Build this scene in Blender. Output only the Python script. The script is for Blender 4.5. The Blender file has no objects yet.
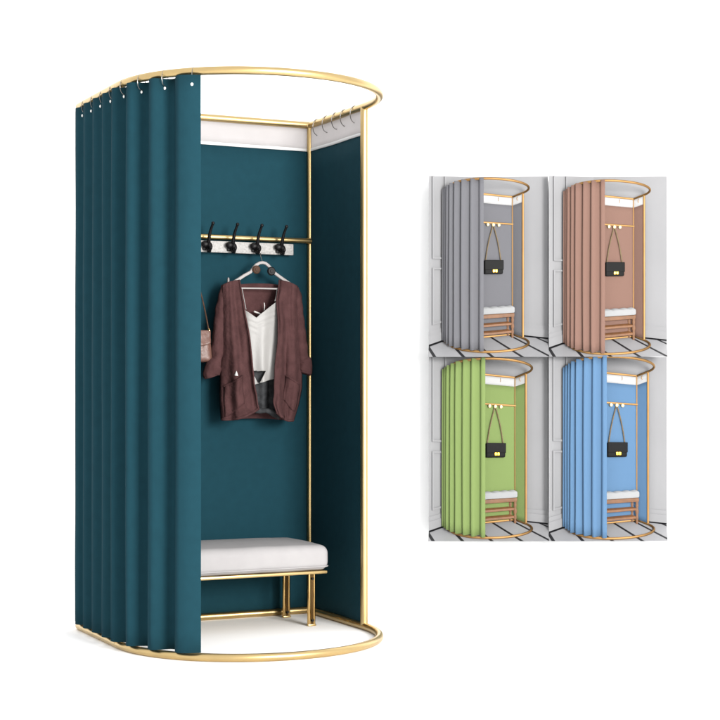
import bpy, bmesh, math, random
from mathutils import Vector, Matrix, noise
PI = math.pi
sc = bpy.context.scene
COL = sc.collection
random.seed(7)

# ------------------------------------------------------------------ camera
F = 1617.63            # focal length in photo pixels (720 wide)
EYE = 0.9459           # camera height
HY = 384.15            # horizon row
cam = bpy.data.cameras.new("camera")
cam.sensor_width = 36.0
cam.lens = F / 720 * 36
cam.shift_y = (HY - 360) / 720
cam.clip_start = 0.1
cam.clip_end = 200
camo = bpy.data.objects.new("camera", cam)
camo.location = (0, 0, EYE)
camo.rotation_euler = (PI / 2, 0, 0)
COL.objects.link(camo)
sc.camera = camo

# ------------------------------------------------------------------ materials
def mat(name, col, rough=0.6, metal=0.0, bump=None, var=None, sheen=0.0, spec=0.5, coat=0.0, bdist=0.002):
    """bump=(kind, scale, strength); var=(scale, amount) own colour variation of the stuff"""
    m = bpy.data.materials.new(name)
    m.use_nodes = True
    nt = m.node_tree
    b = nt.nodes["Principled BSDF"]
    b.inputs["Base Color"].default_value = (*col, 1)
    b.inputs["Roughness"].default_value = rough
    b.inputs["Metallic"].default_value = metal
    b.inputs["Specular IOR Level"].default_value = spec
    b.inputs["Sheen Weight"].default_value = sheen
    b.inputs["Coat Weight"].default_value = coat
    tc = nt.nodes.new("ShaderNodeTexCoord")
    if var:
        n = nt.nodes.new("ShaderNodeTexNoise")
        n.inputs["Scale"].default_value = var[0]
        n.inputs["Detail"].default_value = 5
        nt.links.new(tc.outputs["Object"], n.inputs["Vector"])
        r = nt.nodes.new("ShaderNodeValToRGB")
        a = var[1]
        r.color_ramp.elements[0].position = 0.3
        r.color_ramp.elements[1].position = 0.7
        r.color_ramp.elements[0].color = (*[c * (1 - a) for c in col], 1)
        r.color_ramp.elements[1].color = (*[min(1, c * (1 + a)) for c in col], 1)
        nt.links.new(n.outputs["Fac"], r.inputs["Fac"])
        nt.links.new(r.outputs["Color"], b.inputs["Base Color"])
    if bump:
        kind, s, st = bump
        bp = nt.nodes.new("ShaderNodeBump")
        bp.inputs["Strength"].default_value = st
        bp.inputs["Distance"].default_value = bdist
        if kind == "noise":
            n = nt.nodes.new("ShaderNodeTexNoise")
            n.inputs["Scale"].default_value = s
            n.inputs["Detail"].default_value = 4
            nt.links.new(tc.outputs["Object"], n.inputs["Vector"])
            nt.links.new(n.outputs["Fac"], bp.inputs["Height"])
        elif kind == "weave":
            mx = nt.nodes.new("ShaderNodeMath"); mx.operation = "ADD"
            for d in ("X", "Z"):
                w = nt.nodes.new("ShaderNodeTexWave")
                w.bands_direction = d
                w.inputs["Scale"].default_value = s
                w.inputs["Distortion"].default_value = 1.5
                nt.links.new(tc.outputs["Object"], w.inputs["Vector"])
                nt.links.new(w.outputs["Fac"], mx.inputs[0 if d == "X" else 1])
            nt.links.new(mx.outputs[0], bp.inputs["Height"])
        elif kind == "cells":
            n = nt.nodes.new("ShaderNodeTexVoronoi")
            n.inputs["Scale"].default_value = s
            nt.links.new(tc.outputs["Object"], n.inputs["Vector"])
            nt.links.new(n.outputs["Distance"], bp.inputs["Height"])
        nt.links.new(bp.outputs["Normal"], b.inputs["Normal"])
    return m

M = {}
M["backdrop"] = mat("white_paper", (0.95, 0.95, 0.95), 0.9, spec=0.1)
M["gold"] = mat("satin_gold", (0.50, 0.365, 0.17), 0.34, 1.0, var=(9, 0.06), bump=("noise", 180, 0.04))
M["polished"] = mat("polished_gold", (0.56, 0.37, 0.15), 0.10, 1.0)
M["dark_reflection"] = mat("dark_reflection", (0.09, 0.055, 0.022), 0.25, 1.0)  # dark reflection in the gold bench legs, put into the colour
M["rosegold"] = mat("bronze_gold", (0.245, 0.140, 0.055), 0.5, 1.0, var=(12, 0.08))
M["teal"] = mat("teal_cloth", (0.0074, 0.0350, 0.0482), 0.9, bump=("weave", 260, 0.12), var=(30, 0.05), spec=0.08)
M["header"] = mat("white_header_cloth", (0.62, 0.60, 0.60), 0.9, bump=("weave", 180, 0.15), var=(20, 0.04))
M["seam"] = mat("pale_seam_tape", (0.62, 0.62, 0.62), 0.9)
M["steel"] = mat("steel_wire", (0.22, 0.21, 0.20), 0.3, 1.0)
M["grommet"] = mat("white_grommet", (0.75, 0.75, 0.73), 0.4)
M["black_iron"] = mat("black_iron", (0.004, 0.0035, 0.004), 0.45, 0.0, bump=("noise", 90, 0.1), spec=0.2)
M["board"] = mat("white_painted_board", (0.30, 0.29, 0.28), 0.6, var=(160, 0.22))
M["cushion"] = mat("off_white_upholstery", (0.305, 0.294, 0.296), 0.9, bump=("weave", 220, 0.2), var=(18, 0.03))
M["knit"] = mat("mauve_brown_knit", (0.058, 0.0275, 0.0275), 0.98, bump=("noise", 75, 0.55), var=(26, 0.18), spec=0.05, bdist=0.006)
M["satin"] = mat("white_satin", (0.25, 0.243, 0.235), 0.5, bump=("noise", 16, 0.3), var=(8, 0.03), bdist=0.01)
M["grey_knit"] = mat("dark_grey_knit", (0.034, 0.035, 0.037), 0.98, bump=("noise", 80, 0.5), var=(45, 0.4), spec=0.05, bdist=0.005)
M["hanger"] = mat("white_lacquer", (0.215, 0.195, 0.19), 0.4)
M["walnut"] = mat("brown_wood_disc", (0.055, 0.028, 0.017), 0.6, var=(60, 0.3), spec=0.15)
M["pink"] = mat("dusty_pink_leather", (0.115, 0.056, 0.042), 0.45, bump=("noise", 30, 0.5), var=(14, 0.2), bdist=0.01)
M["paper"] = mat("white_tag", (0.6, 0.58, 0.56), 0.7)
# little pictures
M["wallpaint"] = mat("pale_grey_wall_paint", (0.25, 0.25, 0.258), 0.8, var=(3, 0.04))
M["tile"] = mat("white_floor_tile", (0.27, 0.27, 0.28), 0.35, var=(9, 0.06))
M["joint"] = mat("black_tile_strip", (0.006, 0.006, 0.008), 0.5)
M["white_head"] = mat("white_header_band", (0.75, 0.75, 0.75), 0.9)
M["black_leather"] = mat("black_leather", (0.005, 0.005, 0.005), 0.5, bump=("noise", 60, 0.1), spec=0.1)
M["clasp"] = mat("gold_clasp", (0.75, 0.45, 0.06), 0.3, 1.0)
M["chain"] = mat("antique_gold_chain", (0.105, 0.072, 0.030), 0.5, 0.4, bump=("cells", 90, 0.6))
M["oak"] = mat("brown_bench_wood", (0.17, 0.072, 0.026), 0.55, var=(35, 0.2))
M["tuft"] = mat("white_tufted_cloth", (0.31, 0.315, 0.32), 0.85)
M["peg"] = mat("pale_gold_peg", (0.75, 0.62, 0.36), 0.25, 0.8)
M["c_grey"] = mat("grey_cloth", (0.130, 0.130, 0.142), 0.85, bump=("weave", 300, 0.1), spec=0.25)
M["c_brown"] = mat("rosy_brown_cloth", (0.190, 0.111, 0.087), 0.85, bump=("weave", 300, 0.1), spec=0.25)
M["c_green"] = mat("grass_green_cloth", (0.165, 0.228, 0.076), 0.85, bump=("weave", 300, 0.1), spec=0.25)
M["c_blue"] = mat("sky_blue_cloth", (0.086, 0.168, 0.285), 0.85, bump=("weave", 300, 0.1), spec=0.25)

def sheer(m, f):
    """thin cloth: part of the light passes through it"""
    nt = m.node_tree
    b = nt.nodes["Principled BSDF"]; o = nt.nodes["Material Output"]
    t = nt.nodes.new("ShaderNodeBsdfTranslucent"); x = nt.nodes.new("ShaderNodeMixShader")
    t.inputs["Color"].default_value = b.inputs["Base Color"].default_value
    x.inputs[0].default_value = f
    nt.links.new(b.outputs[0], x.inputs[1]); nt.links.new(t.outputs[0], x.inputs[2]); nt.links.new(x.outputs[0], o.inputs[0])
sheer(M["header"], 0.62)
sheer(M["white_head"], 0.5)

# ------------------------------------------------------------------ mesh helpers
def tube(bm, path, r, n=12, closed=False):
    P = [Vector(p) for p in path]
    N = len(P)
    R = list(r) if isinstance(r, (list, tuple)) else [r] * N
    tang = []
    for i in range(N):
        a = P[(i - 1) % N] if closed or i > 0 else P[i]
        b = P[(i + 1) % N] if closed or i < N - 1 else P[i]
        tang.append((b - a).normalized())
    t0 = tang[0]
    u = t0.orthogonal().normalized()
    if abs(t0.z) < 0.9:
        u = Vector((0, 0, 1)) - t0 * t0.z
        u.normalize()
    rings = []
    for i in range(N):
        t = tang[i]
        u = (u - t * u.dot(t)).normalized()
        v = t.cross(u)
        rings.append([bm.verts.new(P[i] + (u * math.cos(k * 2 * PI / n) + v * math.sin(k * 2 * PI / n)) * R[i]) for k in range(n)])
    for i in range(N if closed else N - 1):
        A, B = rings[i], rings[(i + 1) % N]
        for k in range(n):
            bm.faces.new((A[k], A[(k + 1) % n], B[(k + 1) % n], B[k]))
    if not closed:
        bm.faces.new(rings[0][::-1])
        bm.faces.new(rings[-1])

def grid(bm, fn, nu, nv, wrap=False):
    V = [[bm.verts.new(fn(i / nu, j / nv)) for j in range(nv + 1)] for i in range(nu if wrap else nu + 1)]
    for i in range(nu):
        A, B = V[i], V[(i + 1) % len(V)]
        for j in range(nv):
            bm.faces.new((A[j], B[j], B[j + 1], A[j + 1]))
    return V

def box(bm, c, s, bev=0.0, seg=2):
    r = bmesh.ops.create_cube(bm, size=1.0)
    vs = r["verts"]
    for v in vs:
        v.co = Vector((c[0] + v.co.x * s[0], c[1] + v.co.y * s[1], c[2] + v.co.z * s[2]))
    if bev > 0:
        es = list({e for v in vs for e in v.link_edges})
        bmesh.ops.bevel(bm, geom=es, offset=bev, segments=seg, profile=0.5, affect="EDGES")

def ball(bm, c, r, n=12):
    rr = r if isinstance(r, (tuple, list)) else (r, r, r)
    s = bmesh.ops.create_uvsphere(bm, u_segments=n, v_segments=max(6, n // 2 + 2), radius=1.0)
    for v in s["verts"]:
        v.co = Vector((c[0] + v.co.x * rr[0], c[1] + v.co.y * rr[1], c[2] + v.co.z * rr[2]))

def disc(bm, c, axis, r, th, n=20, bev=0.0):
    a = Vector(axis).normalized()
    c = Vector(c)
    e = min(bev, th * 0.45)
    if e:
        tube(bm, [c - a * th / 2, c - a * (th / 2 - e), c + a * (th / 2 - e), c + a * th / 2], [r - e, r, r, r - e], n)
    else:
        tube(bm, [c - a * th / 2, c + a * th / 2], r, n)

def rbox(bm, c, h, r, N=30, warp=None):
    """rounded box on a gridded cube; h = half sizes"""
    s = []
    for k in range(N + 1):
        s.append(-1 + 2 * k / N)
    cache = {}
    def vert(p):
        key = tuple(round(x, 5) for x in p)
        if key in cache:
            return cache[key]
        q = [p[i] * h[i] for i in range(3)]
        cl = [max(-(h[i] - r), min(h[i] - r, q[i])) for i in range(3)]
        d = Vector([q[i] - cl[i] for i in range(3)])
        co = Vector(cl)
        if d.length > 1e-9:
            # squash the corner zone to a rounded edge
            m = max(abs(x) for x in d)
            co = co + d.normalized() * r * (m / r)
        if warp:
            co = warp(co)
        v = bm.verts.new(Vector(c) + co)
        cache[key] = v
        return v
    def pos(k, i):                       # denser rows near the edges
        x = s[k]
        return math.copysign(1 - (1 - abs(x)) ** 1.6, x)
    for ax in range(3):
        for sg in (-1, 1):
            for a in range(N):
                for b in range(N):
                    q = []
                    for (da, db) in ((0, 0), (1, 0), (1, 1), (0, 1)):
                        p = [0, 0, 0]
                        p[ax] = sg
                        p[(ax + 1) % 3] = pos(a + da, 0)
                        p[(ax + 2) % 3] = pos(b + db, 0)
                        q.append(vert(p))
                    if sg < 0:
                        q.reverse()
                    try:
                        bm.faces.new(q)
                    except ValueError:
                        pass

def poly_prism(bm, front, back):
    """closed solid between two matching loops"""
    n = len(front)
    A = [bm.verts.new(p) for p in front]
    B = [bm.verts.new(p) for p in back]
    bm.faces.new(A)
    bm.faces.new(B[::-1])
    for i in range(n):
        j = (i + 1) % n
        bm.faces.new((A[j], A[i], B[i], B[j]))

def link(name, bm, m, parent=None, T=None, thick=0.0, sharp=40, sub=0):
    """mesh object from a bmesh; T maps booth coordinates to where the piece stands"""
    if T is not None:
        o0 = parent.matrix_world.translation if parent is not None else Vector((0, 0, 0))
        base = parent["_o"] if parent is not None and "_o" in parent else o0
        base = Vector(base)
        for v in bm.verts:
            v.co = T(v.co) - base
    bmesh.ops.recalc_face_normals(bm, faces=bm.faces)
    me = bpy.data.meshes.new(name)
    bm.to_mesh(me)
    bm.free()
    me.materials.append(m)
    for p in me.polygons:
        p.use_smooth = True
    me.set_sharp_from_angle(angle=math.radians(sharp))
    o = bpy.data.objects.new(name, me)
    COL.objects.link(o)
    if parent is not None:
        o.parent = parent
    if thick:
        md = o.modifiers.new("thickness", "SOLIDIFY")
        md.thickness = thick
        md.offset = 0
    return o

ORIG = {}
def thing(name, loc, label, cat, group=None, rz=0.0):
    o = bpy.data.objects.new(name, None)
    o.empty_display_size = 0.05
    o.location = loc
    o.rotation_euler = (0, 0, rz)
    COL.objects.link(o)
    o["label"] = label
    o["category"] = cat
    if group:
        o["group"] = group
    ORIG[o.name] = Vector(loc)
    return o

def part(name, bm, m, parent, T=None, **k):
    if T is not None:
        # nested parts share the root's origin (children of a mesh part sit at zero offset)
        r = parent
        while r.parent is not None:
            r = r.parent
        base = ORIG[r.name]
        T2 = (lambda T_, b_: (lambda co: T_(co) - b_))(T, base)
        for v in bm.verts:
            v.co = T2(v.co)
    return link(name, bm, m, parent, None, **k)

def B():
    return bmesh.new()

# ------------------------------------------------------------------ white sweep
def sweep():
    bm = B()
    prof = [(-4.0, 0.0), (0, 0), (3, 0), (6.0, 0.0)]
    yw, rr = 8.3, 0.13
    for k in range(0, 13):
        a = k / 12 * PI / 2
        prof.append((yw - rr + rr * math.sin(a), rr - rr * math.cos(a)))
    # the pictures hang on the vertical part, so the bend is kept tight
    prof += [(yw, 2.0), (yw, 4.5)]
    x0, x1 = -5.5, 5.5
    V = [[bm.verts.new((x, y, z)) for (y, z) in prof] for x in (x0, 0, x1)]
    for i in range(2):
        for j in range(len(prof) - 1):
            bm.faces.new((V[i][j], V[i + 1][j], V[i + 1][j + 1], V[i][j + 1]))
    o = link("backdrop", bm, M["backdrop"])
    o["kind"] = "structure"
    return o
sweep()

# ------------------------------------------------------------------ booth plan
RT = 0.0143            # tube radius
H = 2.0
def booth_plan(W, s, b, n=2.0723, inset=0.0, rc=0.02):
    w = W / 2
    pts = []
    # start mid back, go right; small rounded back corners
    pts.append((0.0, 0.0))
    for k in range(6):
        a = -PI / 2 + k / 5 * PI / 2
        pts.append((w - rc + rc * math.cos(a), rc + rc * math.sin(a)))
    for k in range(1, 6):
        pts.append((w, rc + (s - rc) * k / 6))
    for k in range(0, 73):
        t = k / 72 * PI
        c, si = math.cos(t), math.sin(t)
        pts.append((w * math.copysign(abs(c) ** (2 / n), c), s + b * max(0, si) ** (2 / n)))
    for k in range(5, 0, -1):
        pts.append((-w, rc + (s - rc) * k / 6))
    for k in range(6):
        a = PI + k / 5 * PI / 2
        pts.append((-w + rc + rc * math.cos(a), rc + rc * math.sin(a)))
    return pts

class LeftPath:
    """arc length from the back left corner forward along the left side and round the front"""
    def __init__(self, W, s, b, n=2.0723):
        w = W / 2
        P = [(-w, s * k / 40) for k in range(40)]
        for k in range(0, 241):
            t = PI - k / 240 * PI
            c, si = math.cos(t), math.sin(t)
            P.append((w * math.copysign(abs(c) ** (2 / n), c), s + b * max(0, si) ** (2 / n)))
        self.P = P
        self.L = [0.0]
        for a, c in zip(P, P[1:]):
            self.L.append(self.L[-1] + math.hypot(c[0] - a[0], c[1] - a[1]))
    def at(self, d):
        d = max(0.0, d)
        L, P = self.L, self.P
        lo, hi = 0, len(L) - 2
        while lo < hi:
            mid = (lo + hi + 1) // 2
            if L[mid] <= d: lo = mid
            else: hi = mid - 1
        t = (d - L[lo]) / (L[lo + 1] - L[lo])
        a, c = P[lo], P[lo + 1]
        return (a[0] + (c[0] - a[0]) * t, a[1] + (c[1] - a[1]) * t)
    def frame(self, d):
        x, q = self.at(d)
        e = 0.012
        a, c = self.at(max(0, d - e)), self.at(d + e)
        tx, tq = c[0] - a[0], c[1] - a[1]
        l = math.hypot(tx, tq)
        tx, tq = tx / l, tq / l
        return x, q, tx, tq, -tq, tx      # outward normal on the left side

def Lc(x, q, z):                          # local booth coordinates -> blender local
    return Vector((x, -q, z))

def frame_parts(root, T, W, s, b, gold, pole_r=0.0145, rail_z=1.535, rail_q=0.018, rail_r=0.0105, thing_parts=None):
    plan = booth_plan(W, s, b)
    for nm, z in (("base_ring", RT), ("top_ring", H + RT)):
        bm = B()
        tube(bm, [Lc(x, q, z) for x, q in plan], RT, 14, closed=True)
        part(nm, bm, gold, root, T)
    for (x, q) in ((W / 2 - 0.003, 0.004), (-W / 2 + 0.003, 0.004), (W / 2, s), (-W / 2, s)):
        r = pole_r * (0.78 if q < 0.1 else 1.0)
        bm = B()
        tube(bm, [Lc(x, q, RT + (H - 0.0) * k / 12) for k in range(13)], r, 16)
        part("pole", bm, gold, root, T)
    bm = B()
    tube(bm, [Lc(-W / 2 + 0.004 + (W - 0.008) * k / 12, rail_q, rail_z) for k in range(13)], rail_r, 14)
    return part("rail", bm, gold, root, T)

def curtain_fn(path, d0, d1, peak, lam, A, Bo, ztop, zbot, seed, off=0.012, calm=0.45):
    rnd = random.Random(seed)
    ph = [rnd.uniform(-0.12, 0.12) for _ in range(14)]
    am = [rnd.uniform(0.82, 1.15) for _ in range(14)]
    def fn(u, v):
        d = d0 + (d1 - d0) * u
        z = ztop + (zbot - ztop) * v
        phi = 2 * PI * (peak - d) / lam
        if phi < 0: phi *= 0.38          # the free end hangs flat
        k = max(0, min(12, int(max(0, phi) / (2 * PI))))
        f = max(0, phi) / (2 * PI) - k
        a = A * (am[k] * (1 - f) + am[k + 1] * f)
        a *= 0.50 + 0.50 * min(1, max(0, (d - calm) / 0.2))   # shallower folds along the straight side
        sway = 0.10 * math.sin(v * 3.1 + k * 1.7) + (ph[k] * (1 - f) + ph[k + 1] * f) * v
        p = phi + sway
        x, q, tx, tq, nx, nq = path.frame(d)
        grow = 0.86 + 0.14 * math.sin(min(1, v * 1.4) * PI / 2)
        if v > 0.8:
            grow += 0.08 * (v - 0.8) / 0.2 * math.sin(k * 2.3 + 1)
        n_ = off + 0.011 * (1 - min(1, max(0, (d - calm) / 0.2))) + a * grow * (math.cos(p) + 0.05 * math.cos(3 * p + 0.4))
        t_ = Bo * grow * math.sin(2 * p)
        n_ += 0.0022 * noise.noise(Vector((d * 9, z * 2.2, seed)))
        return Lc(x + nx * n_ + tx * t_, q + nq * n_ + tq * t_, z)
    return fn

def curtain_ring(bm, c, tdir, R=0.027, r=0.0013, drop=0.016):
    """wire loop round the tube in the plane across it"""
    n = Vector((tdir.y, -tdir.x, 0))
    P = []
    for k in range(20):
        a = k / 20 * 2 * PI
        P.append(Vector(c) + n * (R * 0.72 * math.cos(a)) + Vector((0, 0, -drop + (R + 0.004) * math.sin(a))))
    tube(bm, P, r, 6, closed=True)

# ================================================================== THE TEAL BOOTH
TH = 0.456
BO = Vector((-0.6481, 6.4637, 0.0))
BW, BS, BB = 0.984, 0.505, 0.503
RM = Matrix.Translation(BO) @ Matrix.Rotation(TH, 4, "Z")
def root_at_booth(name, label, cat, group=None):
    return thing(name, BO, label, cat, group, TH)

booth = root_at_booth("fitting_booth", "large gold tube frame with curved rings at top and floor, hung with teal cloth", "fitting booth")
rail = frame_parts(booth, None, BW, BS, BB, M["gold"])
# stub bracket where the rail meets the back pole
bm = B(); disc(bm, Lc(0.4815, 0.014, 1.535), (1, 0, 0), 0.0125, 0.008)
part("bracket", bm, M["gold"], rail)
# hook board
bm = B(); box(bm, Lc(0.0, 0.034, 1.4945), (0.80, 0.014, 0.046), 0.003)
board = part("hook_board", bm, M["board"], booth)
def hook_bm():
    bm = B()
    # back plate
    box(bm, (0, -0.006, -0.004), (0.034, 0.009, 0.036), 0.004)
    # boss that the prongs grow from
    ball(bm, (-0.008, -0.015, 0.001), (0.0195, 0.014, 0.0145), 14)
    ball(bm, (0.006, -0.022, -0.008), (0.0125, 0.012, 0.018), 12)
    # tall prong
    pts = [(0, -0.010, 0.0), (0.001, -0.024, 0.010), (0.001, -0.033, 0.032), (0.002, -0.041, 0.051), (0.0045, -0.052, 0.069), (0.006, -0.060, 0.080)]
    tube(bm, pts, [0.0095, 0.0082, 0.0066, 0.0058, 0.0053, 0.0050], 10)
    ball(bm, (0.006, -0.0605, 0.0812), 0.0070, 10)
    # short prong curling forward
    pts = [(0, -0.012, -0.010), (0, -0.026, -0.026), (0, -0.040, -0.028), (0, -0.049, -0.016)]
    tube(bm, pts, [0.008, 0.0075, 0.006, 0.005], 10)
    ball(bm, (0, -0.050, -0.013), 0.0072, 10)
    return bm
hook0 = None
for i, x in enumerate((0.342, 0.235, 0.130, 0.026, -0.08)):
    if hook0 is None:
        hook0 = part("hook", hook_bm(), M["black_iron"], board)
        h = hook0
    else:
        h = hook0.copy(); COL.objects.link(h); h.parent = board
    h.location = Lc(x - 0.006, 0.041, 1.500)

# --- teal curtain on the left
path = LeftPath(BW, BS, BB)
cur = root_at_booth("curtain", "large pleated teal curtain drawn along the left side of the big gold booth", "curtain")
fn = curtain_fn(path, 0.946, 0.000, 0.880, 0.1155, 0.027, -0.0035, 1.999, 0.031, 3, 0.006)
bm = B(); grid(bm, fn, 560, 26)
part("cloth", bm, M["teal"], cur, thick=0.0016, sharp=180)
ringspec = [(0.918 - 0.1155 * k) for k in range(8)]
for d in ringspec:
    x, q, tx, tq, nx, nq = path.frame(d)
    bm = B()
    curtain_ring(bm, Lc(x, q, H + RT), Vector((tx, -tq, 0)), R=0.024, drop=0.014)
    g = part("curtain_ring", bm, M["steel"], cur)
    bm = B()
    n3 = Vector((nx, -nq, 0))
    u = (0.946 - d) / 0.946
    p = fn(u, 0.0115)
    disc(bm, Vector((p.x, p.y, 0)) + n3 * 0.001 + Vector((0, 0, 1.966)), n3, 0.0055, 0.005, 18, 0.002)
    part("grommet", bm, M["grommet"], g)

# --- back cloth and side cloth
def flat_cloth(root, T, axis, a0, a1, c, z0, z1, z2, cloth, head, seed, amp=0.004, tape=None):
    """axis x: spans x at depth q=c; axis q: spans q at x=c"""
    def f(zlo, zhi):
        def g(u, v):
            a = a0 + (a1 - a0) * u
            z = zlo + (zhi - zlo) * v
            w = c + amp * noise.noise(Vector((a * 5, z * 1.2, seed))) + amp * 0.5 * math.sin(a * 17 + seed)
            return Lc(a, w, z) if axis == "x" else Lc(w, a, z)
        return g
    bm = B(); grid(bm, f(z0, z1), 30, 24)
    part("cloth_panel", bm, cloth, root, T, thick=0.0015, sharp=180)
    bm = B(); grid(bm, f(z1, z2), 30, 3)
    h = part("header_band", bm, head, root, T, thick=0.0015, sharp=180)
    if tape:
        bm = B()
        g = f(z1 - 0.003, z1 + 0.009)
        d = Vector((0, -0.0025, 0)) if axis == "x" else Vector((-0.0025, 0, 0))
        grid(bm, lambda u, v: g(u, v) + d, 30, 1)
        part("seam_tape", bm, tape, h, T, thick=0.0015, sharp=180)

back = root_at_booth("back_cloth", "flat teal back cloth with white header band, behind the cardigan and hook rail", "curtain")
flat_cloth(back, None, "x", -0.491, 0.491, -0.004, 0.022, 1.909, 2.006, M["teal"], M["header"], 1.3, tape=M["seam"])
side = root_at_booth("side_cloth", "narrow teal side cloth with white header, between the two right poles of the big booth", "curtain")
flat_cloth(side, None, "q", 0.0, 0.492, 0.4925, 0.022, 1.908, 2.004, M["teal"], M["header"], 4.1, tape=M["seam"])
for k, q in enumerate((0.075, 0.165, 0.255, 0.335, 0.425)):
    bm = B()
    curtain_ring(bm, Lc(BW / 2, q, H + RT), Vector((0, -1, 0)), R=0.030, r=0.0016, drop=0.018)
    part("curtain_ring", bm, M["steel"], side)
# --- bench
bench = root_at_booth("bench", "low bench with off white upholstered seat on polished gold legs inside the big booth", "bench")
def cush_warp(co):
    hz = 0.049
    t = co.z / hz
    if t > 0:
        ex = max(0, 1 - (co.x / 0.395) ** 4) * max(0, 1 - (co.y / 0.195) ** 2)
        co = co + Vector((0, 0, 0.012 * ex * t))
    co = co + Vector((0, 0, 0.0016 * noise.noise(co * 9)))
    bul = 1 - t * t
    co.y *= 1 + 0.012 * bul
    co.x *= 1 + 0.006 * bul
    return co
bm = B(); rbox(bm, Lc(-0.008, 0.222, 0.274), (0.395, 0.192, 0.049), 0.030, 34, cush_warp)
cu = part("cushion", bm, M["cushion"], bench, sharp=180)
def rrect(hx, hy, r, z, c):
    P = []
    for (sx, sy, a0) in ((1, 1, 0), (-1, 1, 90), (-1, -1, 180), (1, -1, 270)):
        for k in range(6):
            a = math.radians(a0 + k * 18)
            P.append(Vector((c.x + sx * (hx - r) + r * math.cos(a), c.y + sy * (hy - r) + r * math.sin(a), z)))
    return P
bm = B(); tube(bm, rrect(0.3985, 0.1955, 0.034, 0.2415, Lc(-0.008, 0.222, 0)), 0.0024, 6, True)
part("piping", bm, M["cushion"], cu)
bm = B(); box(bm, Lc(-0.008, 0.222, 0.2185), (0.78, 0.372, 0.012), 0.003)
part("seat_frame", bm, M["gold"], bench)
leg0 = None
for (x, q) in ((0.352, 0.322), (0.355, 0.070), (-0.368, 0.322), (-0.368, 0.070)):
    if leg0 is None:
        bm = B()
        box(bm, (0, 0.002, 0.109), (0.020, 0.006, 0.208), 0.001, 1)  # recessed dark plate painting the reflection down the middle of the leg
        leg = leg0 = part("leg", bm, M["dark_reflection"], bench)
        bm = B()
        tube(bm, [(-0.0095, 0, 0.006), (-0.0095, 0, 0.212)], 0.0078, 14)
        ed = part("rod", bm, M["polished"], leg)
        bm = B()
        tube(bm, [(0.0115, 0, 0.006), (0.0115, 0, 0.212)], 0.0052, 14)
        ed2 = part("rod", bm, M["polished"], leg)
        bm = B()
        disc(bm, (0.003, -0.004, 0.022), (0, -1, 0), 0.0046, 0.012, 12)
        bo = part("bolt", bm, M["black_iron"], leg)
        bm = B()
        disc(bm, (0.003, -0.004, 0.185), (0, -1, 0), 0.0046, 0.012, 12)
        bo2 = part("bolt", bm, M["black_iron"], leg)
        bm = B(); box(bm, (0, 0, 0.004), (0.034, 0.019, 0.008), 0.002)
        fo = part("foot", bm, M["gold"], leg)
        kids = [ed, ed2, bo, bo2, fo]
    else:
        leg = leg0.copy(); COL.objects.link(leg); leg.parent = bench
        for kd in kids:
            c = kd.copy(); COL.objects.link(c); c.parent = leg
    leg.location = Lc(x, q, 0.0)

# ------------------------------------------------------------------ clothes
# points measured in the photograph are turned into real positions on a plane parallel to the back cloth
ex = Vector((math.cos(TH), math.sin(TH))); ey = Vector((math.sin(TH), -math.cos(TH)))
O2 = Vector((BO.x, BO.y))
def at(px, py, q):
    d = Vector(((px - 360) / F, 1.0))
    t = (q + O2.dot(ey)) / d.dot(ey)
    P = d * t - O2
    return Vector((P.dot(ex), -q, EYE - (py - HY) * t / F))
def curve(pts):
    """smooth interpolation over pixel points by parameter 0..1 in y"""
    def f(v):
        y = pts[0][1] + (pts[-1][1] - pts[0][1]) * v
        for a, b in zip(pts, pts[1:]):
            if y <= b[1] or b is pts[-1]:
                t = (y - a[1]) / (b[1] - a[1])
                return (a[0] + (b[0] - a[0]) * t, y)
    return f
QC = 0.092            # hanger plane
LI = curve([(239.2, 280), (240.7, 289), (243.6, 304), (246.5, 320.5), (248.5, 333.5), (252.6, 366), (256, 386), (259.5, 409)])
LO = curve([(222.4, 285), (222.0, 299), (221.5, 320), (221, 337), (221.6, 352), (220.2, 376), (219.8, 397), (221.0, 420)])
RI = curve([(279.2, 280), (278.4, 289), (276.4, 299), (277.4, 320), (277.4, 338), (276.3, 350), (273.6, 382), (272.4, 401), (276, 413)])
RO = curve([(297.4, 286), (297.5, 299), (297.8, 314), (299, 330), (300.2, 349), (302, 374), (301.8, 388), (298.9, 403), (293.5, 421)])
card = root_at_booth("cardigan", "mauve brown open cardigan with rolled cuffs and pockets, hanging in the big booth", "cardigan")
def wr(x, z, s, a):
    return a * (noise.noise(Vector((x * 14, z * 5, s))) + 0.6 * noise.noise(Vector((x * 34, z * 11, s + 5))))
def panel_pt(inner, outer, u, v, seed, hem):
    a, b = inner(v), outer(v)
    px = a[0] + (b[0] - a[0]) * u
    py = a[1] + (b[1] - a[1]) * u + hem * math.sin(PI * u) * v ** 6
    # shoulder slope curve
    py += -1.2 * math.sin(PI * u) * (1 - v) ** 8
    dep = (0.050 + 0.022 * v) * (1 - u ** 2.6) ** 0.5
    q = QC + dep - 0.046 * (1 - v) ** 7 * (1 - u)
    # long drape folds, stronger towards the hem
    q += (0.006 + 0.011 * v) * math.sin(u * 9.5 + seed + 1.6 * v + 0.8 * math.sin(5 * v + seed)) * (1 - u ** 4)
    q += 0.005 * math.sin(u * 21 + seed * 2 - 2.2 * v) * (0.3 + v) * (1 - u ** 4)
    p = at(px, py, q)
    d = wr(p.x, p.z, seed, 0.008 + 0.010 * v)
    # heavy horizontal bunching near the hem
    d += 0.0055 * v ** 5 * math.sin(p.z * 85 + 5 * u + 2 * noise.noise(Vector((p.x * 20, seed, 0))))
    return p + Vector((0, -d * (1 - u ** 6), 0))
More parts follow.
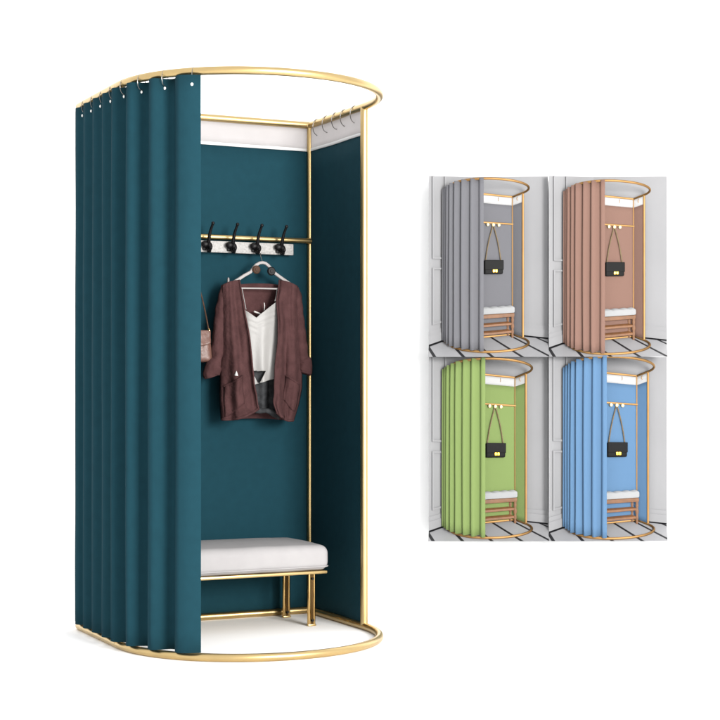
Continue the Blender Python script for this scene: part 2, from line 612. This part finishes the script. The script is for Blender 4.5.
for nm, I_, O_, sd, hm in (("front_panel", LI, LO, 2.0, 4.0), ("front_panel", RI, RO, 5.5, 3.0)):
    bm = B(); grid(bm, lambda u, v: panel_pt(I_, O_, u, v, sd, hm), 34, 80)
    fp = part(nm, bm, M["knit"], card, thick=0.004, sharp=180)
    # folded placket along the opening
    bm = B()
    tube(bm, [panel_pt(I_, O_, 0.015, k / 50, sd, hm) + Vector((0, -0.002, 0)) for k in range(51)], 0.0034, 8)
    part("placket", bm, M["knit"], fp)
    bm = B()
    tube(bm, [panel_pt(I_, O_, k / 30, 0.995, sd, hm) for k in range(30)], 0.0052, 8)
    part("hem", bm, M["knit"], fp)
def pocket(I_, O_, sd, hm, u0, u1, vt0, vt1, vb):
    def g(u, v):
        uu = u0 + (u1 - u0) * u
        vt = vt0 + (vt1 - vt0) * u
        vv = vt + (vb - 0.03 * math.cos(PI * u) - vt) * v
        p = panel_pt(I_, O_, uu, vv, sd, hm)
        e = math.sin(PI * min(1, max(0, u))) ** 0.5
        return p + Vector((0, -(0.004 + 0.012 * e * (1 - v) ** 1.5), 0))
    bm = B(); grid(bm, g, 16, 14)
    po = part("pocket", bm, M["knit"], card, thick=0.003, sharp=180)
    bm = B(); tube(bm, [g(k / 16, 0.0) for k in range(17)], 0.0042, 8)
    part("pocket_edge", bm, M["knit"], po)
pocket(LI, LO, 2.0, 4.0, 0.36, 0.90, 0.715, 0.755, 0.945)
pocket(RI, RO, 5.5, 3.0, 0.40, 0.92, 0.695, 0.735, 0.90)
# back of the cardigan
def back_pt(u, v):
    a, b = LO(v), RO(v)
    px = a[0] + (b[0] - a[0]) * u
    py = a[1] + (b[1] - a[1]) * u - 2.2 * (1 - v) ** 6 * math.sin(PI * u) ** 2 - 2.0 * v ** 6 * math.sin(PI * u)
    q = QC - (0.042 + 0.012 * v) * (1 - abs(2 * u - 1) ** 2.6) ** 0.5
    p = at(px, py, q)
    return p + Vector((0, -wr(p.x, p.z, 9.0, 0.005), 0))
bm = B(); grid(bm, back_pt, 50, 60)
part("back_panel", bm, M["knit"], card, thick=0.003, sharp=180)
def sleeve(pts, cuff, sd):
    # pts: (px, py, radius px, q)
    path_, rad = [], []
    for a, b in zip(pts, pts[1:]):
        for k in range(6):
            t = k / 6
            c = [a[i] + (b[i] - a[i]) * t for i in range(4)]
            path_.append(at(c[0], c[1], c[3])); rad.append(c[2] * 0.00398)
    c = pts[-1]; path_.append(at(c[0], c[1], c[3])); rad.append(c[2] * 0.00398)
    n = 28
    def ring(P, R, i, k, bulge=0.0):
        a = k * 2 * PI
        p = P[i]
        t = (P[min(i + 1, len(P) - 1)] - P[max(0, i - 1)]).normalized()
        u_ = Vector((0, -1, 0)); u_ = (u_ - t * u_.dot(t)).normalized()
        w_ = t.cross(u_)
        rr = R[i] * (1 + 0.16 * noise.noise(Vector((math.cos(a) * 1.6, math.sin(a) * 1.6, p.z * 17 + sd))) + bulge)
        rr *= 1 + 0.05 * math.sin(p.z * 120 + 2.2 * math.cos(a) + sd)
        return p + (w_ * math.cos(a) + u_ * math.sin(a) * 0.85) * rr
    N = len(path_) - 1
    bm = B(); grid(bm, lambda u, v: ring(path_, rad, min(N, int(round(v * N))), u), n, N, wrap=True)
    sl = part("sleeve", bm, M["knit"], card, thick=0.003, sharp=180)
    cp, cr = [], []
    for a, b in zip(cuff, cuff[1:]):
        for k in range(5):
            t = k / 5
            c = [a[i] + (b[i] - a[i]) * t for i in range(4)]
            cp.append(at(c[0], c[1], c[3])); cr.append(c[2] * 0.00398)
    c = cuff[-1]; cp.append(at(c[0], c[1], c[3])); cr.append(c[2] * 0.00398)
    NC = len(cp) - 1
    bm = B(); grid(bm, lambda u, v: ring(cp, cr, min(NC, int(round(v * NC))), u), n, NC, wrap=True)
    part("cuff", bm, M["knit"], sl, thick=0.005, sharp=180)
sleeve([(225.5, 286, 4.0, 0.09), (224.0, 295, 5.2, 0.09), (221.8, 307, 5.5, 0.092), (220.0, 322, 5.8, 0.095), (218.6, 338, 6.0, 0.098), (217.4, 354, 5.6, 0.10), (215.5, 364, 5.6, 0.102), (213.2, 371, 6.0, 0.102)],
       [(216.4, 362, 5.8, 0.102), (214.0, 364.5, 7.4, 0.102), (212.4, 369, 8.0, 0.102), (211.4, 374.5, 8.0, 0.102), (212.0, 376.5, 7.0, 0.102)], 1.0)
sleeve([(294.5, 288, 4.0, 0.09), (296.3, 297, 5.2, 0.09), (297.3, 310, 5.4, 0.092), (298.8, 325, 5.8, 0.095), (300.8, 341, 6.0, 0.098), (302.6, 355, 5.8, 0.10), (304.2, 364, 5.8, 0.102), (304.8, 370, 5.8, 0.102)],
       [(303.8, 359, 5.8, 0.102), (305.0, 361.5, 6.8, 0.102), (305.8, 366, 7.0, 0.102), (305.2, 371.5, 6.8, 0.102), (304.6, 373.5, 5.9, 0.102)], 4.0)
# small white tag on the left front above the pocket
bm = B()
q0 = panel_pt(LI, LO, 0.46, 0.66, 2.0, 4.0).y * -1 + 0.020
tri = [at(236.6, 371.0, q0), at(238.2, 375.8, q0), at(235.2, 375.5, q0)]
poly_prism(bm, tri, [p + Vector((0, 0.020, 0)) for p in tri])
part("tag", bm, M["paper"], card)

# --- hanger
hang = root_at_booth("clothes_hanger", "white clothes hanger with an arched top, holding the mauve cardigan", "hanger")
def flat_bar(bm, pts, q, w, d):
    """bar of width w (in the hanger plane) and depth d along pixel points"""
    P = [at(x, y, q) for x, y in pts]
    L = []
    for i, p in enumerate(P):
        t = (P[min(i + 1, len(P) - 1)] - P[max(i - 1, 0)]); t.y = 0; t.normalize()
        n = Vector((-t.z, 0, t.x))
        L.append((p, n))
    R = []
    for p, n in L:
        R.append([bm.verts.new(p + n * (w / 2) * a + Vector((0, d / 2 * b, 0))) for a, b in
                  ((1, .6), (.7, 1), (-.7, 1), (-1, .6), (-1, -.6), (-.7, -1), (.7, -1), (1, -.6))])
    for A, C_ in zip(R, R[1:]):
        for k in range(8):
            bm.faces.new((A[k], A[(k + 1) % 8], C_[(k + 1) % 8], C_[k]))
    bm.faces.new(R[0][::-1]); bm.faces.new(R[-1])
bm = B()
flat_bar(bm, [(224.5, 288.5), (229, 285), (238, 279.6), (244, 275.6), (250.5, 272), (253.5, 268), (256.3, 264.8), (259.5, 263), (262.5, 262.6), (265.5, 263.4), (268.2, 265.6), (271.5, 269.6), (275, 273.4), (279, 276.4), (283.5, 279.6), (290, 284), (296, 288.5)], QC, 0.0125, 0.011)
arm = part("arm", bm, M["hanger"], hang)
bm = B(); flat_bar(bm, [(228, 288.2), (240, 288.2), (260, 288.4), (279, 288.9), (292, 288.6)], QC + 0.004, 0.0065, 0.008)
part("crossbar", bm, M["hanger"], hang)
for (x, y, m, r) in ((256.4, 269.6, "walnut", 0.0168), (271.3, 271.2, "black_iron", 0.0175)):
    bm = B(); c = at(x, y, QC + 0.010)
    disc(bm, c, (0, -1, 0), r, 0.012, 24, 0.004)
    disc(bm, c + Vector((0, -0.006, 0)), (0, -1, 0), r * 0.45, 0.004, 16, 0.001)
    part("knob", bm, M[m], hang)
bm = B(); c = at(228.3, 280.2, QC); rbox(bm, c, (0.0052, 0.005, 0.011), 0.004, 10, lambda co: Vector((co.x * (1 - 0.35 * (co.z + 0.011) / 0.022), co.y, co.z)))
part("peg", bm, M["hanger"], hang)
bm = B()
hx = at(262, 262.8, QC)
hk = Vector((0.229, -0.082, 1.478))      # over the short prong of the third hook
pts = [hx + Vector((0, 0, -0.004)), hx + Vector((0, 0, 0.010)), hk + Vector((0.007, -0.004, -0.018)), hk + Vector((0.010, 0.004, -0.004)), hk + Vector((0.004, 0.004, 0.006)), hk + Vector((-0.004, 0.004, 0.003))]
tube(bm, pts, 0.0016, 8)
part("hook", bm, M["steel"], hang)

# --- camisole
cami = root_at_booth("camisole", "white satin camisole with a V neck hanging inside the open cardigan", "camisole")
def cam_pt(u, v, front=True):
    # left and right outlines (wider than the opening, the cardigan covers the sides)
    xl = 243.0 + 7.6 * v + (2.5 * v ** 3)
    xr = 280.5 - 1.2 * v
    px = xl + (xr - xl) * u
    tl, dip, tr = 309.0, 317.8, 299.0
    um = 0.36
    if u < um:
        s_ = u / um
        top = tl + (dip - tl) * s_ ** 1.1
    else:
        s_ = (u - um) / (1 - um)
        top = dip + (tr - dip) * s_ ** 0.92
    bot = 385.2 - 8.0 * u
    py = top + (bot - top) * v
    if not front: py = max(py, 311 + 0 * u)
    q = QC + (0.030 if front else -0.012) * math.sin(PI * min(1, max(0, u))) ** 0.5 + (0.012 if front else 0.008)
    p = at(px, py, q)
    k = 0.0045 * math.sin(u * 15 + 2.0 * v) * v + 0.004 * noise.noise(Vector((p.x * 22, p.z * 7, 3.3)))
    # soft cowl folds under the V
    k += 0.0007 * math.exp(-((v - 0.14) / 0.1) ** 2) * math.sin((py + 0.4 * abs(px - 257)) * 1.1)
    return p + Vector((0, -k, 0))
def cam_front(u, v):
    p = cam_pt(u, v)
    return p
bm = B()
V = grid(bm, cam_front, 96, 120)
# the turned up corner at the lower left, where the grey knit shows: cut a triangle out
def inside(p):
    # back to photo pixels
    w = RM @ p
    x = 360 + F * w.x / w.y; y = HY - F * (w.z - EYE) / w.y
    return x < 266 - (y - 371) * 0.52 and x > 252.3 + 0.0 * y and 371.0 < y < 383.0 and x > 254 + (y - 371) * 0.50 - 2.2
kill = [f for f in bm.faces if inside(f.calc_center_median())]
bmesh.ops.delete(bm, geom=kill, context="FACES")
part("front", bm, M["satin"], cami, thick=0.0016, sharp=180)
bm = B(); grid(bm, lambda u, v: cam_pt(u, v * 0.95, False), 20, 20)
part("back", bm, M["satin"], cami, thick=0.0016, sharp=180)
for a, b_, c_ in (((246.0, 309.5), (243.6, 297), (242, 288)), ((275.0, 301), (276.6, 294), (277.2, 288))):
    bm = B()
    P = [at(*a, QC + 0.03), at(*b_, QC + 0.016), at(*c_, QC + 0.006)]
    tube(bm, P, 0.0016, 6)
    part("strap", bm, M["satin"], cami)
bm = B()
tube(bm, [at(254, 311.4, QC - 0.016), at(257, 312.6, QC - 0.018), at(260.6, 314.2, QC - 0.016)], 0.0035, 8)
tube(bm, [at(264.2, 302.8, QC - 0.016), at(264.6, 306, QC - 0.018), at(264.2, 310.5, QC - 0.016)], 0.0018, 8)
part("label_loop", bm, M["paper"], cami)

# --- dark grey knit below the camisole
grey = root_at_booth("grey_top", "dark grey knitted top showing below the white camisole inside the cardigan", "knit top")
def grey_pt(u, v):
    px = 250 + 26 * u
    py = 330 + (412.5 - 2.0 * u - 330) * v
    q = QC + 0.002 + 0.012 * math.sin(PI * u) + 0.007 * math.sin(u * 13 + 1.0) * v
    if 0.66 < u < 0.78: q -= 0.016 * v * math.sin(PI * (u - 0.66) / 0.12)
    p = at(px, py, q)
    return p + Vector((0, -0.005 * noise.noise(Vector((p.x * 30, p.z * 14, 2.0))), 0))
bm = B(); grid(bm, grey_pt, 40, 40)
part("body", bm, M["grey_knit"], grey, thick=0.003, sharp=180)
bm = B()
hm = [(247, 409.5, 0.075), (253, 410.5, 0.10), (260, 411, 0.116), (266, 410.5, 0.120), (270, 411.5, 0.126), (274, 414, 0.128), (279, 417.5, 0.122)]
tube(bm, [at(x, y, q) for x, y, q in hm], [0.007, 0.0095, 0.0105, 0.009, 0.012, 0.0125, 0.008], 12)
part("hem", bm, M["grey_knit"], grey)

# --- pink bag behind the curtain edge
bag = root_at_booth("handbag", "small dusty pink leather handbag on a thin strap, half hidden by the teal curtain edge", "handbag")
bc = at(196.5, 345, 0.085)
def bagwarp(co):
    t = (co.z + 0.060) / 0.12
    co = Vector((co.x * (1.08 - 0.24 * t), co.y * (1.15 - 0.7 * t), co.z))
    n = noise.noise(Vector((co.x * 26, co.z * 9, 1.2)))
    return co + Vector((0.001 * n, -0.010 * n * (1 if co.y < 0 else -0.4), 0.003 * noise.noise(co * 25)))
bm = B(); rbox(bm, bc + Vector((0, 0, -0.006)), (0.062, 0.026, 0.062), 0.020, 26, bagwarp)
bd = part("body", bm, M["pink"], bag, sharp=180)
bm = B()
grid(bm, lambda u, v: bc + Vector(((-0.052 + 0.104 * u) * (1 - 0.1 * v), -0.017 - 0.016 * v - 0.003 * noise.noise(Vector((u * 5, v * 3, 0))), 0.058 - (0.052 + 0.010 * math.sin(PI * u)) * v)), 16, 10)
part("flap", bm, M["pink"], bag, thick=0.004, sharp=180)
hk = Lc(-0.086, 0.086, 1.484)
for sx, yy in ((0.047, -0.014), (-0.047, -0.004)):
    bm = B()
    e = bc + Vector((sx, yy, 0.052))
    tube(bm, [hk + (e - hk) * (k / 14) + Vector((0.012 * (1 if sx > 0 else -1) * math.sin(PI * k / 14), 0, 0)) for k in range(15)], 0.0028, 8)
    st = part("strap", bm, M["walnut"], bag)
    bm = B(); ball(bm, e + Vector((0, 0, 0.004)), (0.006, 0.006, 0.011), 10)
    part("ring", bm, M["polished"], st)

# ================================================================== THE FOUR SMALL PICTURES (relief scenes on the wall)
IF, IY0, IX0, IE = 356.43, 267.236, 494.366, 0.9899
ITH = 0.4413
IO = Vector((-0.2006, 4.9475))
iex = Vector((math.cos(ITH), math.sin(ITH))); iey = Vector((math.sin(ITH), -math.cos(ITH)))
IW, IS, IB = 1.029, 0.3015, 0.512
K = 3.0
WALLY = 8.3
def relief(iz):                      # 1/Z -> height of the relief above the wall
    return 0.022 + K * (iz - 1 / 5.5)
WREF = relief(1 / 4.75)
YP = WALLY - WREF
class Picture:
    def __init__(s, a, b, sc_, rect):
        s.a, s.b, s.s = a, b, sc_
        s.rect = rect                # in photo pixels
        s.crop = ((rect[0] - a) / sc_, (rect[1] - b) / sc_, (rect[2] - a) / sc_, (rect[3] - b) / sc_)
        s.cx, s.cy = (rect[0] + rect[2]) / 2, (rect[1] + rect[3]) / 2
    def place(s, px, py, iz, lift=0.0):
        X, Y = s.a + s.s * px, s.b + s.s * py
        w = relief(iz)
        x = (X - 360) * YP / F - (s.cx - 360) / F * (w - WREF)
        z = EYE - (Y - HY) * YP / F + (s.cy - HY) / F * (w - WREF)
        return Vector((x, WALLY - w - lift, z))
    def T(s, co):                    # booth local (x, -q, z) -> relief
        x, q, z = co.x, -co.y, co.z
        P = IO + iex * x + iey * q
        iz = 1 / P.y
        return s.place(IX0 + IF * P.x * iz, IY0 + IF * (IE - z) * iz, iz)

# room of the picture: base lines of the two walls, in picture pixels
CX, CY = 472.0, 330.4
def left_base(x): return CY + (CX - x) * 0.33
def right_base(x): return CY + (x - CX) * 0.10
def iz_floor(y): return (y - IY0) / (IF * IE)
def iz_wall(x):
    return iz_floor(left_base(x) if x < CX else right_base(x))
def clip(poly, x0, y0, x1, y1, convex=None):
    def cut(P, f):
        out = []
        for i in range(len(P)):
            a, b = P[i], P[(i + 1) % len(P)]
            fa, fb = f(a), f(b)
            if fa >= 0: out.append(a)
            if (fa >= 0) != (fb >= 0):
                t = fa / (fa - fb)
                out.append((a[0] + (b[0] - a[0]) * t, a[1] + (b[1] - a[1]) * t))
        return out
    for f in (lambda p: p[0] - x0, lambda p: x1 - p[0], lambda p: p[1] - y0, lambda p: y1 - p[1]):
        poly = cut(poly, f)
        if len(poly) < 3: return []
    if convex:
        for f in convex:
            poly = cut(poly, f)
            if len(poly) < 3: return []
    return poly

def room(pic, label):
    x0, y0, x1, y1 = pic.crop
    c = pic.place((x0 + x1) / 2, y1, iz_floor(y1))
    loc = Vector((c.x, WALLY, c.z))
    root = thing("wall_picture", loc, label, "picture", "small pictures of a fitting booth in a room corner")
    T = lambda co: co                # meshes below are built in world space
    def slab(name, poly, izf, m, lift=0.0, back=None, parent=root):
        poly = clip(poly, x0, y0, x1, y1)
        if len(poly) < 3: return None
        fr = [pic.place(px, py, izf(px, py), lift) for px, py in poly]
        if back is None:
            mid = pic.place((x0 + x1) / 2, (y0 + y1) / 2, 1 / 4.75)
            bk = [Vector((mid.x + (p.x - mid.x) * 0.9, WALLY - 0.002, mid.z + (p.z - mid.z) * 0.93)) for p in fr]
        else:
            bk = [pic.place(px, py, izf(px, py), lift - back) for px, py in poly]
        bm = B(); poly_prism(bm, fr, bk)
        return part(name, bm, m, parent, T, sharp=20)
    wl = lambda x, y: iz_wall(min(x, CX - 1e-6)); wrr = lambda x, y: iz_floor(right_base(x)); fl = lambda x, y: iz_floor(y)
    wll = lambda x, y: iz_floor(left_base(x))
    lw = slab("wall", [(x0 - 5, y0 - 5), (CX, y0 - 5), (CX, CY), (x0 - 5, left_base(x0 - 5))], wll, M["wallpaint"])
    rw = slab("wall", [(CX, y0 - 5), (x1 + 5, y0 - 5), (x1 + 5, right_base(x1 + 5)), (CX, CY)], wrr, M["wallpaint"])
    fo = slab("floor", [(x0 - 5, left_base(x0 - 5)), (CX, CY), (x1 + 5, right_base(x1 + 5)), (x1 + 5, y1 + 5), (x0 - 5, y1 + 5)], fl, M["tile"])
    # black strips between the floor tiles
    vx, vy = 370.0, IY0
    onfloor = [lambda p: p[1] - left_base(p[0]) - 0.1, lambda p: p[1] - right_base(p[0]) - 0.1]
    for xb in (377, 406, 435, 463.5, 492, 521, 549, 577, 605, 634):
        lo, hi = 300.0, 380.0
        def X(y, o): return vx + (xb + o - vx) * (y - vy) / (355 - vy)
        poly = [(X(lo, -1.7), lo), (X(lo, 1.7), lo), (X(hi, 1.7), hi), (X(hi, -1.7), hi)]
        poly = clip(poly, x0, y0, x1, y1, onfloor)
        if len(poly) >= 3:
            fr = [pic.place(px, py, iz_floor(py), 0.0012) for px, py in poly]
            bk = [pic.place(px, py, iz_floor(py), -0.004) for px, py in poly]
            bm = B(); poly_prism(bm, fr, bk)
            part("tile_strip", bm, M["joint"], fo, T, sharp=20)
    # black tile edge along the left wall, painted shadow line along the right
    slab("edge_and_shadow_strip", [(x0 - 5, left_base(x0 - 5)), (CX, CY), (CX, CY + 1.5), (x0 - 5, left_base(x0 - 5) + 2.0)], fl, M["joint"], 0.0014, 0.004, fo)
    slab("edge_and_shadow_strip", [(CX, CY), (x1 + 5, right_base(x1 + 5)), (x1 + 5, right_base(x1 + 5) + 1.3), (CX, CY + 1.3)], fl, M["joint"], 0.0014, 0.004, fo)
    # skirting boards in two steps
    def lh(x, z): return IY0 + (left_base(x) - IY0) * (1 - z / IE)
    def rh(x, z): return IY0 + (right_base(x) - IY0) * (1 - z / IE)
    for (z0, z1, lf) in ((0.0, 0.11, 0.010), (0.11, 0.17, 0.005)):
        slab("skirting", [(CX, rh(CX, z1)), (x1 + 5, rh(x1 + 5, z1)), (x1 + 5, rh(x1 + 5, z0)), (CX, rh(CX, z0))], wrr, M["wallpaint"], lf, 0.02, rw)
        slab("skirting", [(x0 - 5, lh(x0 - 5, z1)), (CX, lh(CX, z1)), (CX, lh(CX, z0)), (x0 - 5, lh(x0 - 5, z0))], wll, M["wallpaint"], lf, 0.02, lw)
    # moulded panels on the left wall
    for (za, zb) in ((0.24, 0.98), (1.10, 2.35)):
        xa, xb = 432.5, 444.5
        t = 1.4
        zt = 0.022
        for poly in ([(xa, lh(xa, zb)), (xa + t, lh(xa + t, zb)), (xa + t, lh(xa + t, za)), (xa, lh(xa, za))],
                     [(xb, lh(xb, zb)), (xb + t, lh(xb + t, zb)), (xb + t, lh(xb + t, za)), (xb, lh(xb, za))],
                     [(xa + t, lh(xa + t, za + zt)), (xb, lh(xb, za + zt)), (xb, lh(xb, za)), (xa + t, lh(xa + t, za))],
                     [(xa + t, lh(xa + t, zb)), (xb, lh(xb, zb)), (xb, lh(xb, zb - zt)), (xa + t, lh(xa + t, zb - zt))]):
            slab("moulding", poly, wll, M["wallpaint"], 0.010, 0.016, lw)
    return root

def small_booth(pic, cloth, word, where, gold, seed):
    T = pic.T
    base = T(Lc(0, 0.4, 0))
    tail = "in the %s small picture" % where
    fr = thing("fitting_booth", base, "thin gold frame of the small %s booth %s" % (word, tail), "fitting booth", "small fitting booths")
    rl = frame_parts(fr, T, IW, IS, IB, gold, rail_z=1.615, rail_q=0.02, rail_r=0.013)
    # three pegs on the rail
    for x in (0.088, 0.172, 0.258):
        bm = B()
        tube(bm, [Lc(x, 0.02, 1.605), Lc(x, 0.045, 1.590), Lc(x, 0.062, 1.585)], [0.010, 0.010, 0.012], 10)
        ball(bm, Lc(x, 0.072, 1.583), (0.025, 0.022, 0.025), 14)
        part("peg", bm, M["peg"], rl, T)
    cu_ = thing("curtain", T(Lc(-0.4, 0.5, 0)), "pleated %s curtain on the small booth %s" % (word, tail), "curtain", "pleated curtains of the small booths")
    pth = LeftPath(IW, IS, IB)
    f = curtain_fn(pth, 0.836, 0.05, 0.812, 0.108, 0.046, -0.0045, 2.012, 0.035, seed, 0.012, 0.1)
    bm = B(); grid(bm, f, 320, 16)
    part("cloth", bm, cloth, cu_, T, thick=0.0012, sharp=180)
    for k in range(4):
        d = 0.822 - 0.108 * k
        x, q, tx, tq, nx, nq = pth.frame(d)
        bm = B(); curtain_ring(bm, Lc(x, q, H + RT), Vector((tx, -tq, 0)), R=0.026, r=0.0022)
        part("curtain_ring", bm, gold, cu_, T)
    bk_ = thing("back_cloth", T(Lc(0, 0, 0)), "flat %s back cloth behind the black handbag %s" % (word, tail), "curtain", "back cloths of the small booths")
    flat_cloth(bk_, T, "x", -IW / 2 + 0.016, IW / 2 - 0.012, -0.002, 0.02, 1.888, 2.0, cloth, M["white_head"], seed + 1.3, 0.002)
    for x in (0.28,):
        bm = B(); curtain_ring(bm, Lc(x, -0.002, 1.97), Vector((1, 0, 0)), R=0.022, r=0.004, drop=0.010)
        part("curtain_ring", bm, gold, bk_, T)
    sd_ = thing("side_cloth", T(Lc(IW / 2, 0.15, 0)), "narrow shaded %s side cloth between two poles %s" % (word, tail), "curtain", "side cloths of the small booths")
    flat_cloth(sd_, T, "q", 0.012, IS - 0.01, IW / 2 - 0.001, 0.02, 1.888, 2.0, cloth, M["white_head"], seed + 4.1, 0.002)
    bm = B(); curtain_ring(bm, Lc(IW / 2, 0.16, 1.97), Vector((0, -1, 0)), R=0.022, r=0.004, drop=0.010)
    part("curtain_ring", bm, gold, sd_, T)
    # handbag on the middle peg
    hb = thing("handbag", T(Lc(0.176, 0.06, 0.895)), "black handbag hanging on chain by %s cloth %s" % (word, tail), "handbag", "black handbags in the small booths")
    c = Lc(0.176, 0.060, 0.990)
    bm = B(); rbox(bm, c, (0.142, 0.038, 0.097), 0.022, 16)
    bdy = part("body", bm, M["black_leather"], hb, T)
    bm = B(); rbox(bm, c + Vector((0, -0.036, 0.032)), (0.144, 0.010, 0.068), 0.008, 14)
    fp = part("flap", bm, M["black_leather"], hb, T)
    bm = B()
    for dx in (-0.019, 0.019):
        rbox(bm, c + Vector((0.004 + dx, -0.050, -0.050)), (0.0175, 0.008, 0.020), 0.006, 8)
    part("clasp", bm, M["clasp"], fp, T)
    top = Lc(0.172, 0.066, 1.580)
    for sx in (-1, 1):
        e = c + Vector((0.118 * sx, 0, 0.090))
        bm = B()
        pts = []
        for k in range(25):
            t = k / 24
            pts.append(top + (e - top) * t + Vector((sx * 0.014 * math.sin(PI * t), -0.004, 0.012 * (1 - t) ** 3)))
        tube(bm, pts, [0.0075 + 0.0012 * (k % 2) for k in range(25)], 8)
        part("strap", bm, M["chain"], hb, T)
    # shoe bench
    be = thing("bench", T(Lc(0.0, 0.09, 0)), "white cushioned wooden shoe bench by %s cloth %s" % (word, tail), "bench", "wooden shoe benches in the small booths")
    xr, xl, qf, qb = 0.440, -0.42, 0.165, 0.02
    def wv(co):
        if co.z > 0:
            co = co + Vector((0, 0, 0.020 * abs(math.sin(co.x * 24 + 0.6)) ** 0.7 * max(0, 1 - (co.y / 0.1) ** 2) + 0.008))
        return co
    bm = B(); rbox(bm, Lc((xr + xl) / 2, (qf + qb) / 2, 0.385), ((xr - xl) / 2 + 0.018, (qf - qb) / 2 + 0.022, 0.034), 0.022, 26, wv)
    part("cushion", bm, M["tuft"], be, T, sharp=180)
    bm = B(); box(bm, Lc((xr + xl) / 2, (qf + qb) / 2, 0.322), (xr - xl + 0.02, qf - qb + 0.03, 0.050), 0.006)
    part("seat_rail", bm, M["oak"], be, T)
    for z in (0.195, 0.085):
        bm = B(); box(bm, Lc((xr + xl) / 2, (qf + qb) / 2, z), (xr - xl - 0.03, qf - qb + 0.0, 0.030), 0.005)
        part("shelf", bm, M["oak"], be, T)
    for x in (xr - 0.012, xl + 0.012):
        for q in (qf - 0.004, qb):
            bm = B()
            zz = [0.0, 0.012, 0.03, 0.05, 0.07, 0.10, 0.12, 0.145, 0.155, 0.185, 0.21, 0.225, 0.25, 0.275, 0.30]
            rr = [.010, .016, .018, .012, .019, .019, .013, .020, .024, .022, .013, .018, .021, .016, .022]
            tube(bm, [Lc(x, q, z) for z in zz], rr, 12)
            part("leg", bm, M["oak"], be, T)

pics = [
    (Picture(0.0, 0.0, 1.0, (429.0, 176.0, 548.2, 355.6)), "c_grey", "grey", "upper left", M["rosegold"], 11),
    (Picture(121.2, 2.1, 1.0, (549.0, 176.0, 667.0, 355.6)), "c_brown", "brown", "upper right", M["rosegold"], 12),
    (Picture(-15.3, 173.8, 1.035, (429.0, 356.6, 548.2, 540.0)), "c_green", "green", "lower left", M["rosegold"], 13),
    (Picture(98.9, 169.2, 1.05, (549.0, 356.6, 667.0, 540.0)), "c_blue", "blue", "lower right", M["rosegold"], 14),
]
for pic, cm, word, where, gold, sd in pics:
    room(pic, "%s small picture of a grey room corner with striped floor around the %s booth" % (where, word))
    small_booth(pic, M[cm], word, where, gold, sd)

# ------------------------------------------------------------------ light: white studio
w = bpy.data.worlds.new("World")
sc.world = w
w.use_nodes = True
nt = w.node_tree
bg = nt.nodes["Background"]
bg.inputs["Color"].default_value = (1.0, 1.0, 1.0, 1)
bg.inputs["Strength"].default_value = 1.5

def area(name, loc, target, size, power, col=(1, 1, 1)):
    l = bpy.data.lights.new(name, "AREA")
    l.shape = "RECTANGLE"
    l.size, l.size_y = size
    l.energy = power
    l.color = col
    o = bpy.data.objects.new(name, l)
    o.location = loc
    o.rotation_euler = (Vector(target) - Vector(loc)).to_track_quat("-Z", "Y").to_euler()
    COL.objects.link(o)
    return o
area("key_softbox", (4.2, -0.8, 2.3), (-0.3, 6.4, 0.9), (2.4, 2.4), 1130, (1, 0.985, 0.96))

# ------------------------------------------------------------------ render
sc.view_settings.view_transform = "Standard"
sc.view_settings.look = "None"
sc.view_settings.exposure = 0
sc.view_settings.gamma = 1
sc.cycles.max_bounces = 8
